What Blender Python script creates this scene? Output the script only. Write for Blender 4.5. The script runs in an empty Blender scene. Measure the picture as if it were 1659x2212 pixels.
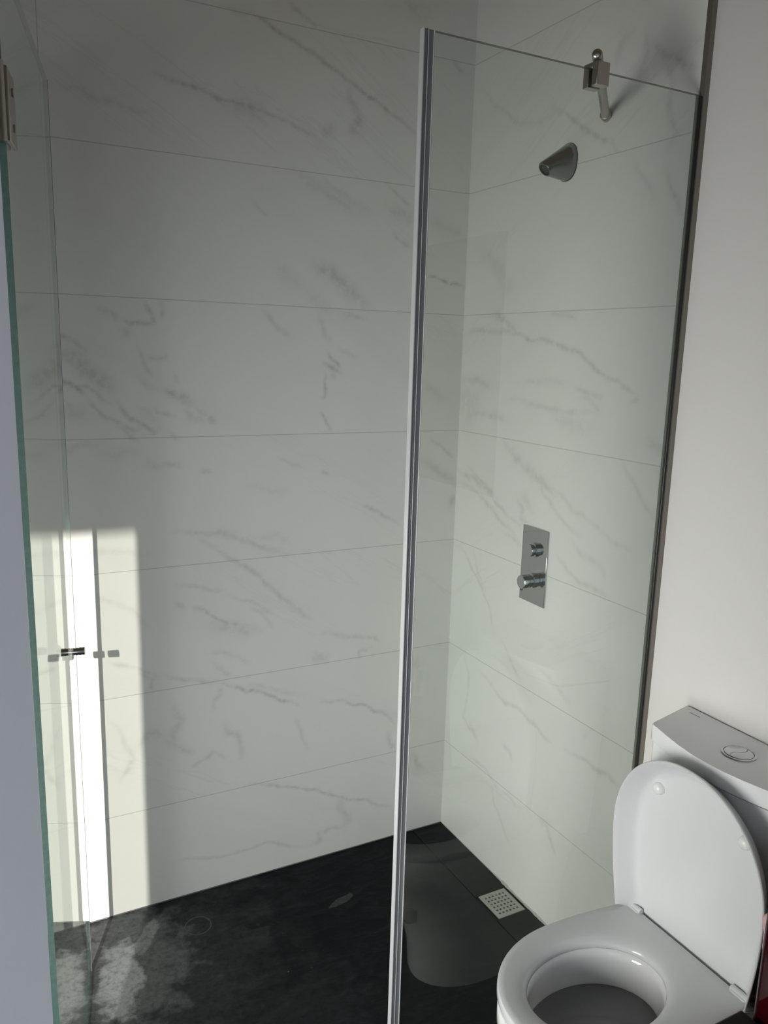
import bpy, bmesh, math, random
import numpy as np
from mathutils import Vector, Matrix

S = bpy.context.scene
COL = S.collection
# ------------------------------------------------------------------ camera
cam_d = bpy.data.cameras.new('camera')
cam = bpy.data.objects.new('camera', cam_d)
COL.objects.link(cam)
S.camera = cam
r_ = Vector((0.88419264, -0.46632201, 0.02733409))
u_ = Vector((0.067835, 0.18607706, 0.98019067))
w_ = Vector((0.46217073, 0.86482317, -0.19616092))
M = Matrix((r_, u_, -w_)).transposed().to_4x4()
M.translation = Vector((-1.32553824, -2.02185129, 1.51824464))
cam.matrix_world = M
cam_d.sensor_fit = 'VERTICAL'
cam_d.sensor_height = 36.0
cam_d.lens = 1740.997 / 2212.0 * 36.0
cam_d.clip_start = 0.02

# ------------------------------------------------------------------ light
SUN_AZ, SUN_EL = math.radians(23.25), math.radians(22.3)
wd = bpy.data.worlds.new('world'); S.world = wd
wd.use_nodes = True
wd.node_tree.nodes['Background'].inputs[0].default_value = (0.62, 0.78, 1.0, 1)
wd.node_tree.nodes['Background'].inputs[1].default_value = 1.0

sun_d = bpy.data.lights.new('sun', 'SUN')
sun_d.energy = 6.8
sun_d.color = (1.0, 0.95, 0.86)
sun_d.angle = math.radians(0.55)
sun = bpy.data.objects.new('sun', sun_d); COL.objects.link(sun)
sv = Vector((math.sin(SUN_AZ) * math.cos(SUN_EL), math.cos(SUN_AZ) * math.cos(SUN_EL), -math.sin(SUN_EL)))
sun.rotation_euler = sv.to_track_quat('-Z', 'Y').to_euler()
sun.location = (-3, -5, 4)


def area(name, loc, aim, sx, sy, power, color, spread=180):
    d = bpy.data.lights.new(name, 'AREA')
    d.shape = 'RECTANGLE'; d.size = sx; d.size_y = sy
    d.energy = power; d.color = color; d.spread = math.radians(spread)
    o = bpy.data.objects.new(name, d); COL.objects.link(o)
    o.location = loc
    o.rotation_euler = (Vector(aim)).to_track_quat('-Z', 'Z').to_euler()
    return o


# lamp added before the closed rear wall for bluish light from behind
area('added_rear_light', (-1.60, -3.12, 0.85), (0.10, 1.0, -0.16), 0.34, 1.5, 3.3, (0.72, 0.82, 1.0), 100)
area('added_side_light', (-2.86, -1.25, 0.62), (1.0, 0.30, -0.14), 1.4, 1.1, 27.0, (0.985, 0.995, 0.955), 90)  # lamp added before the closed left wall for light from the side

S.view_settings.view_transform = 'Standard'
S.view_settings.look = 'None'
S.view_settings.gamma = 1.0
S.view_settings.use_curve_mapping = False
S.view_settings.exposure = 0.0
S.cycles.caustics_reflective = False
S.cycles.caustics_refractive = False
S.cycles.max_bounces = 14
S.cycles.transparent_max_bounces = 16
S.cycles.sample_clamp_indirect = 4.0

# ------------------------------------------------------------------ tagging / helpers
def tag(o, label=None, cat=None, group=None, kind=None):
    if label: o['label'] = label
    if cat: o['category'] = cat
    if group: o['group'] = group
    if kind: o['kind'] = kind
    return o


def empty(name, loc, rz=0.0, **k):
    o = bpy.data.objects.new(name, None); COL.objects.link(o)
    o.empty_display_size = 0.05
    o.location = loc; o.rotation_euler = (0, 0, rz)
    return tag(o, **k)


def link(name, bm, mats, parent=None, smooth=False, bevel=0.0, seg=2, angle=35):
    me = bpy.data.meshes.new(name)
    bmesh.ops.recalc_face_normals(bm, faces=bm.faces)
    bm.to_mesh(me); bm.free()
    if not isinstance(mats, (list, tuple)): mats = [mats]
    for m in mats: me.materials.append(m)
    if smooth:
        for p in me.polygons: p.use_smooth = True
        me.set_sharp_from_angle(angle=math.radians(angle))
    o = bpy.data.objects.new(name, me); COL.objects.link(o)
    if parent: o.parent = parent
    if bevel:
        b = o.modifiers.new('bevel', 'BEVEL'); b.width = bevel; b.segments = seg
        b.limit_method = 'ANGLE'; b.angle_limit = math.radians(30)
        for p in me.polygons: p.use_smooth = True
        me.set_sharp_from_angle(angle=math.radians(50))
        b.harden_normals = False
    return o


def box(bm, x0, x1, y0, y1, z0, z1, mi=0, mat=None):
    vs = [Vector((x, y, z)) for x in (x0, x1) for y in (y0, y1) for z in (z0, z1)]
    if mat is not None: vs = [mat @ v for v in vs]
    v = [bm.verts.new(p) for p in vs]
    for f in ((0, 1, 3, 2), (4, 6, 7, 5), (0, 4, 5, 1), (2, 3, 7, 6), (0, 2, 6, 4), (1, 5, 7, 3)):
        bm.faces.new([v[i] for i in f]).material_index = mi


def frame_of(a, b):
    d = (Vector(b) - Vector(a)).normalized()
    t = Vector((0, 0, 1)) if abs(d.z) < 0.9 else Vector((1, 0, 0))
    x = d.cross(t).normalized(); y = d.cross(x)
    return d, x, y


def lathe(bm, a, d, prof, n=40, mi=0, cap=True):
    """rings of (distance along d, radius)"""
    a = Vector(a); d = Vector(d).normalized()
    _, x, y = frame_of(a, a + d)
    rings = []
    for t, r in prof:
        c = a + d * t
        if r < 1e-6:
            rings.append([bm.verts.new(c)])
        else:
            rings.append([bm.verts.new(c + (x * math.cos(q) + y * math.sin(q)) * r) for q in [2 * math.pi * i / n for i in range(n)]])
    for A, B in zip(rings, rings[1:]):
        for i in range(n):
            j = (i + 1) % n
            if len(A) == 1 and len(B) == 1: continue
            if len(A) == 1: f = [A[0], B[i], B[j]]
            elif len(B) == 1: f = [A[i], A[j], B[0]]
            else: f = [A[i], A[j], B[j], B[i]]
            bm.faces.new(f).material_index = mi
    if cap:
        for R in (rings[0], rings[-1]):
            if len(R) > 1: bm.faces.new(R).material_index = mi


def loft(bm, rings, mi=0, cap0=True, cap1=True, closed=True):
    V = [[bm.verts.new(p) for p in R] for R in rings]
    n = len(V[0])
    for A, B in zip(V, V[1:]):
        for i in range(n if closed else n - 1):
            j = (i + 1) % n
            bm.faces.new([A[i], A[j], B[j], B[i]]).material_index = mi
    if cap0: bm.faces.new(V[0]).material_index = mi
    if cap1: bm.faces.new(V[-1]).material_index = mi
    return V


# ------------------------------------------------------------------ materials
def new_mat(name):
    m = bpy.data.materials.new(name); m.use_nodes = True
    nt = m.node_tree
    return m, nt, nt.nodes['Principled BSDF']


def N(nt, t, **k):
    n = nt.nodes.new(t)
    for a, v in k.items(): setattr(n, a, v)
    return n


def math_node(nt, op, a, b=None, c=None, clamp=False):
    n = N(nt, 'ShaderNodeMath', operation=op); n.use_clamp = clamp
    for i, v in enumerate((a, b, c)):
        if v is None: continue
        if hasattr(v, 'is_linked') or hasattr(v, 'links'): nt.links.new(v, n.inputs[i])
        else: n.inputs[i].default_value = v
    return n.outputs[0]


def mix_col(nt, fac, a, b, mode='MIX'):
    n = N(nt, 'ShaderNodeMix', data_type='RGBA', blend_type=mode)
    for sock, v in ((n.inputs[0], fac), (n.inputs[6], a), (n.inputs[7], b)):
        if hasattr(v, 'links'): nt.links.new(v, sock)
        elif isinstance(v, (int, float)): sock.default_value = v
        else: sock.default_value = (*v, 1)
    return n.outputs[2]


def noise(nt, vec, scale, detail=4, rough=0.5, dist=0.0):
    n = N(nt, 'ShaderNodeTexNoise'); n.inputs['Scale'].default_value = scale
    n.inputs['Detail'].default_value = detail; n.inputs['Roughness'].default_value = rough
    n.inputs['Distortion'].default_value = dist
    if vec is not None: nt.links.new(vec, n.inputs['Vector'])
    return n.outputs['Fac']


def ramp(nt, fac, lo, hi, a=0.0, b=1.0, smooth=True):
    n = N(nt, 'ShaderNodeMapRange')
    if smooth: n.interpolation_type = 'SMOOTHSTEP'
    nt.links.new(fac, n.inputs[0])
    for i, v in enumerate((lo, hi, a, b)): n.inputs[1 + i].default_value = v
    return n.outputs[0]


def simple(name, col, rough=0.5, metal=0.0, spec=0.5, bump=0.0, bscale=60, var=0.06, coat=0.0):
    m, nt, b = new_mat(name)
    tc = N(nt, 'ShaderNodeTexCoord')
    f = noise(nt, tc.outputs['Object'], bscale * 0.2, 3)
    dark = tuple(c * (1 - var) for c in col)
    nt.links.new(mix_col(nt, f, dark, col), b.inputs['Base Color'])
    b.inputs['Roughness'].default_value = rough
    b.inputs['Metallic'].default_value = metal
    b.inputs['Specular IOR Level'].default_value = spec
    b.inputs['Coat Weight'].default_value = coat
    b.inputs['Coat Roughness'].default_value = 0.05
    if bump:
        bp = N(nt, 'ShaderNodeBump'); bp.inputs['Strength'].default_value = bump
        bp.inputs['Distance'].default_value = 0.001
        nt.links.new(noise(nt, tc.outputs['Object'], bscale, 5), bp.inputs['Height'])
        nt.links.new(bp.outputs[0], b.inputs['Normal'])
    return m


def glass_mat(name, tint):
    """thin architectural glass: clear transmission plus angle dependent mirror reflection"""
    m = bpy.data.materials.new(name); m.use_nodes = True
    nt = m.node_tree; nt.nodes.clear()
    out = N(nt, 'ShaderNodeOutputMaterial'); mx = N(nt, 'ShaderNodeMixShader')
    tr = N(nt, 'ShaderNodeBsdfTransparent'); tr.inputs[0].default_value = (*tint, 1)
    gl = N(nt, 'ShaderNodeBsdfGlossy'); gl.inputs['Roughness'].default_value = 0.0
    gl.inputs[0].default_value = (0.97, 1, 0.98, 1)
    ge = N(nt, 'ShaderNodeNewGeometry')
    vm = N(nt, 'ShaderNodeVectorMath', operation='DOT_PRODUCT')
    nt.links.new(ge.outputs['Incoming'], vm.inputs[0]); nt.links.new(ge.outputs['Normal'], vm.inputs[1])
    c = math_node(nt, 'ABSOLUTE', vm.outputs['Value'])
    k = math_node(nt, 'SUBTRACT', 1.0, c)
    k5 = math_node(nt, 'POWER', k, 5.0)
    f1 = math_node(nt, 'MULTIPLY_ADD', k5, 0.96, 0.04, clamp=True)
    f2 = math_node(nt, 'DIVIDE', math_node(nt, 'MULTIPLY', f1, 2.0), math_node(nt, 'ADD', f1, 1.0))   # both surfaces of the slab
    f = math_node(nt, 'MULTIPLY', f2, math_node(nt, 'SUBTRACT', 1.0, ge.outputs['Backfacing']))
    nt.links.new(f, mx.inputs[0]); nt.links.new(tr.outputs[0], mx.inputs[1]); nt.links.new(gl.outputs[0], mx.inputs[2])
    nt.links.new(mx.outputs[0], out.inputs[0])
    return m


TZ0, TH, TJX = 0.2918, 1 / 3.0, -1.116


def marble(name, axis, joint=None):
    m, nt, b = new_mat(name)
    tc = N(nt, 'ShaderNodeTexCoord'); sp = N(nt, 'ShaderNodeSeparateXYZ')
    nt.links.new(tc.outputs['Object'], sp.inputs[0])
    u = sp.outputs[axis]; z = sp.outputs[2]
    row = math_node(nt, 'FLOOR', math_node(nt, 'DIVIDE', math_node(nt, 'SUBTRACT', z, TZ0), TH))
    # shear + per tile row offset
    cx = N(nt, 'ShaderNodeCombineXYZ')
    nt.links.new(math_node(nt, 'MULTIPLY_ADD', z, 1.1, u), cx.inputs[0])
    nt.links.new(math_node(nt, 'MULTIPLY', row, 3.71), cx.inputs[1])
    zz = math_node(nt, 'MULTIPLY_ADD', u, 0.55, z)
    nt.links.new(math_node(nt, 'MULTIPLY', zz, 2.6), cx.inputs[2])
    v = cx.outputs[0]
    n1 = noise(nt, v, 2.2, 6, 0.6, 0.6)
    rid = math_node(nt, 'ABSOLUTE', math_node(nt, 'SUBTRACT', n1, 0.5))
    fine = ramp(nt, rid, 0.0, 0.018, 1.0, 0.0)
    msk = ramp(nt, noise(nt, v, 1.1, 2), 0.5, 0.66)
    fine = math_node(nt, 'MULTIPLY', fine, msk)
    cloud = ramp(nt, noise(nt, v, 1.7, 5, 0.62, 0.4), 0.45, 0.78)
    at = N(nt, 'ShaderNodeAttribute', attribute_name='vein')
    brk = ramp(nt, noise(nt, tc.outputs['Object'], 45, 5, 0.7), 0.3, 0.62, 0.35, 1.2)
    vein = math_node(nt, 'MULTIPLY', at.outputs['Fac'], brk)
    tot = math_node(nt, 'ADD', math_node(nt, 'MULTIPLY', vein, 0.55), math_node(nt, 'MULTIPLY', fine, 0.10))
    tot = math_node(nt, 'ADD', tot, math_node(nt, 'MULTIPLY', cloud, 0.07), clamp=True)
    col = mix_col(nt, tot, (0.74, 0.735, 0.71), (0.36, 0.35, 0.33))
    # hairline joints
    fr = math_node(nt, 'FRACT', math_node(nt, 'DIVIDE', math_node(nt, 'SUBTRACT', z, TZ0 - 10 * TH), TH))
    dj = math_node(nt, 'MULTIPLY', math_node(nt, 'MINIMUM', fr, math_node(nt, 'SUBTRACT', 1.0, fr)), TH)
    if joint is not None:
        dj = math_node(nt, 'MINIMUM', dj, math_node(nt, 'ABSOLUTE', math_node(nt, 'SUBTRACT', u, joint)))
    jl = ramp(nt, dj, 0.0006, 0.0014, 1.0, 0.0)
    col = mix_col(nt, math_node(nt, 'MULTIPLY', jl, 0.55), col, (0.33, 0.32, 0.29))
    nt.links.new(col, b.inputs['Base Color'])
    b.inputs['Roughness'].default_value = 0.28
    b.inputs['Specular IOR Level'].default_value = 0.35
    bp = N(nt, 'ShaderNodeBump'); bp.inputs['Strength'].default_value = 0.3; bp.inputs['Distance'].default_value = 0.001
    nt.links.new(math_node(nt, 'SUBTRACT', 1.0, jl), bp.inputs['Height'])
    nt.links.new(bp.outputs[0], b.inputs['Normal'])
    return m


def slate(name):
    m, nt, b = new_mat(name)
    tc = N(nt, 'ShaderNodeTexCoord'); P = tc.outputs['Object']
    mp = N(nt, 'ShaderNodeMapping'); nt.links.new(P, mp.inputs[0])
    mp.inputs['Rotation'].default_value = (0, 0, math.radians(35)); mp.inputs['Scale'].default_value = (1.0, 2.6, 1)
    h = noise(nt, mp.outputs[0], 9, 10, 0.68, 1.2)
    h2 = noise(nt, mp.outputs[0], 38, 6, 0.7, 0.6)
    col = mix_col(nt, ramp(nt, h, 0.42, 0.75), (0.003, 0.004, 0.006), (0.013, 0.016, 0.018))
    sp = N(nt, 'ShaderNodeSeparateXYZ'); nt.links.new(P, sp.inputs[0])

    def blob(x, y, rx, ry, rot=0.0):
        a = math_node(nt, 'SUBTRACT', sp.outputs[0], x); c = math_node(nt, 'SUBTRACT', sp.outputs[1], y)
        cr, sr = math.cos(rot), math.sin(rot)
        p = math_node(nt, 'ADD', math_node(nt, 'MULTIPLY', a, cr / rx), math_node(nt, 'MULTIPLY', c, sr / rx))
        q = math_node(nt, 'ADD', math_node(nt, 'MULTIPLY', a, -sr / ry), math_node(nt, 'MULTIPLY', c, cr / ry))
        r2 = math_node(nt, 'ADD', math_node(nt, 'MULTIPLY', p, p), math_node(nt, 'MULTIPLY', q, q))
        return math_node(nt, 'SUBTRACT', 1.0, math_node(nt, 'SQRT', r2))
    ns = noise(nt, P, 17, 7, 0.58, 0.3)
    nn = math_node(nt, 'MULTIPLY', math_node(nt, 'SUBTRACT', ns, 0.5), 1.9)

    def stain(x, y, rx, ry, rot, amt, lo=0.0, hi=0.16):
        return math_node(nt, 'MULTIPLY', ramp(nt, math_node(nt, 'ADD', blob(x, y, rx, ry, rot), nn), lo, hi), amt)
    tot = None
    for a in STAINS:
        s = stain(*a)
        tot = s if tot is None else math_node(nt, 'MAXIMUM', tot, s)
    # dried water ring
    rr = blob(-0.845, -0.135, 0.034, 0.034)
    ring = ramp(nt, math_node(nt, 'ABSOLUTE', math_node(nt, 'ADD', rr, math_node(nt, 'MULTIPLY', nn, 0.12))), 0.0, 0.12, 0.16, 0.0)
    tot = math_node(nt, 'MAXIMUM', tot, ring)
    grain = ramp(nt, noise(nt, P, 60, 6, 0.7), 0.3, 0.6, 0.55, 1.0)
    tot = math_node(nt, 'MULTIPLY', tot, grain)
    # white specks of dust
    vo = N(nt, 'ShaderNodeTexVoronoi'); nt.links.new(P, vo.inputs['Vector']); vo.inputs['Scale'].default_value = 22
    sp2 = ramp(nt, vo.outputs['Distance'], 0.03, 0.05, 0.35, 0.0)
    spm = ramp(nt, noise(nt, P, 6, 2), 0.56, 0.62)
    tot = math_node(nt, 'MAXIMUM', tot, math_node(nt, 'MULTIPLY', sp2, spm))
    col = mix_col(nt, tot, col, (0.50, 0.52, 0.53))
    nt.links.new(col, b.inputs['Base Color'])
    nt.links.new(math_node(nt, 'MULTIPLY_ADD', h2, 0.25, 0.38), b.inputs['Roughness'])
    b.inputs['Specular IOR Level'].default_value = 0.12
    bp = N(nt, 'ShaderNodeBump'); bp.inputs['Strength'].default_value = 0.6; bp.inputs['Distance'].default_value = 0.002
    nt.links.new(math_node(nt, 'MULTIPLY_ADD', h, 1.0, math_node(nt, 'MULTIPLY', h2, 0.3)), bp.inputs['Height'])
    nt.links.new(bp.outputs[0], b.inputs['Normal'])
    return m


#        x, y, rx, ry, rot, amount, lo, hi
STAINS = [
    (-1.065, -0.24, 0.065, 0.17, -0.12, 0.62, -0.05, 0.55),
    (-0.975, -0.115, 0.030, 0.090, -0.5, 0.42, -0.05, 0.5),
    (-1.17, -0.21, 0.060, 0.17, -0.1, 0.50, -0.05, 0.6),
    (-1.03, -0.20, 0.16, 0.26, -0.2, 0.20, -0.3, 0.5),
    (-0.95, -0.30, 0.26, 0.45, -0.3, 0.06, -0.6, 0.9),
    (-0.76, -0.24, 0.10, 0.06, 0.2, 0.05),
    (-0.46, -0.21, 0.045, 0.012, 0.3, 0.10),
    (-0.76, -0.55, 0.26, 0.18, 0.3, 0.035, -0.4, 0.8),
]
m_bevel = simple('ground_glass_bevel', (0.22, 0.25, 0.26), 0.3, var=0.2)
m_gedge_d = simple('dark_glass_edge', (0.075, 0.085, 0.06), 0.25, spec=0.4, var=0.3)
m_head = simple('satin_chrome', (0.24, 0.245, 0.245), 0.18, metal=1.0, var=0.02)
m_mirror = simple('silvered_mirror', (0.40, 0.41, 0.41), 0.01, metal=1.0, var=0.0)
m_marble_b = marble('marble_tile_back', 0, TJX)
m_marble_s = marble('marble_tile_side', 1)
m_slate = slate('black_slate_tray')
m_paint = simple('wall_paint', (0.74, 0.72, 0.70), 0.55, bump=0.15, bscale=180, var=0.02)
m_ceil = simple('ceiling_paint', (0.50, 0.38, 0.22), 0.8, var=0.03)
m_glass = glass_mat('clear_glass', (0.95, 0.972, 0.957))
m_glass2 = glass_mat('sun_dimming_glass', (0.66, 0.68, 0.67))  # tint dims the sun through the added panel
m_gedge = simple('green_glass_edge', (0.12, 0.20, 0.18), 0.2, spec=0.5, bump=0.2, bscale=500, var=0.4)
m_seal = simple('clear_plastic_seal', (0.22, 0.23, 0.24), 0.22, spec=0.6, var=0.05)
m_seal_l = simple('pale_plastic_lip', (0.55, 0.57, 0.58), 0.2, spec=0.6, var=0.03)
m_seal_d = simple('grey_magnet_strip', (0.15, 0.155, 0.17), 0.3, var=0.05)
m_rubber = simple('dark_rubber', (0.018, 0.02, 0.018), 0.35, var=0.1)
m_chrome = simple('chrome', (0.50, 0.51, 0.50), 0.06, metal=1.0, var=0.02)
m_steel = simple('brushed_steel', (0.46, 0.43, 0.38), 0.28, metal=1.0, var=0.05)
m_trim = simple('tile_trim_metal', (0.24, 0.22, 0.19), 0.35, metal=0.7, var=0.05)
m_ceramic = simple('white_ceramic', (0.80, 0.80, 0.80), 0.08, spec=0.5, var=0.01, coat=0.3)
m_plastic = simple('white_seat_plastic', (0.66, 0.665, 0.67), 0.14, spec=0.5, var=0.01)
m_plastic_g = simple('grey_hinge_plastic', (0.60, 0.62, 0.60), 0.3, var=0.02)
m_bump = simple('bumper_rubber', (0.74, 0.74, 0.72), 0.25, var=0.02)
m_hole = simple('dark_hole', (0.01, 0.01, 0.01), 0.6, var=0.1)
m_grate = simple('drain_plate', (0.42, 0.42, 0.38), 0.35, metal=0.3, var=0.06)
m_grout = simple('white_silicone', (0.48, 0.48, 0.44), 0.6, bump=0.6, bscale=300, var=0.35)
m_floor = simple('dark_brown_floor', (0.020, 0.013, 0.010), 0.35, bump=0.2, bscale=40, var=0.4)
m_red = simple('dark_red_gloss', (0.045, 0.002, 0.004), 0.12, spec=0.5, var=0.3, coat=0.4)
m_maroon = simple('dark_maroon_wood', (0.018, 0.003, 0.003), 0.4, spec=0.12, var=0.4)
m_pink = simple('pink_terry', (0.75, 0.48, 0.50), 0.9, bump=1.0, bscale=400, var=0.15)
m_steel_d = simple('edge_strip_metal', (0.35, 0.30, 0.30), 0.3, metal=0.8, var=0.05)
m_white = simple('white_frame', (0.7, 0.7, 0.7), 0.4, var=0.02)
m_outer = simple('outer_wall', (0.70, 0.68, 0.64), 0.8, var=0.03)


def water_mat():
    m, nt, b = new_mat('bowl_water')
    tc = N(nt, 'ShaderNodeTexCoord')
    b.inputs['Base Color'].default_value = (0.15, 0.15, 0.155, 1)
    b.inputs['Roughness'].default_value = 0.02
    b.inputs['Specular IOR Level'].default_value = 0.45
    bp = N(nt, 'ShaderNodeBump'); bp.inputs['Strength'].default_value = 0.25; bp.inputs['Distance'].default_value = 0.002
    nt.links.new(noise(nt, tc.outputs['Object'], 16, 2), bp.inputs['Height'])
    nt.links.new(bp.outputs[0], b.inputs['Normal'])
    return m


m_water = water_mat()

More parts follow.
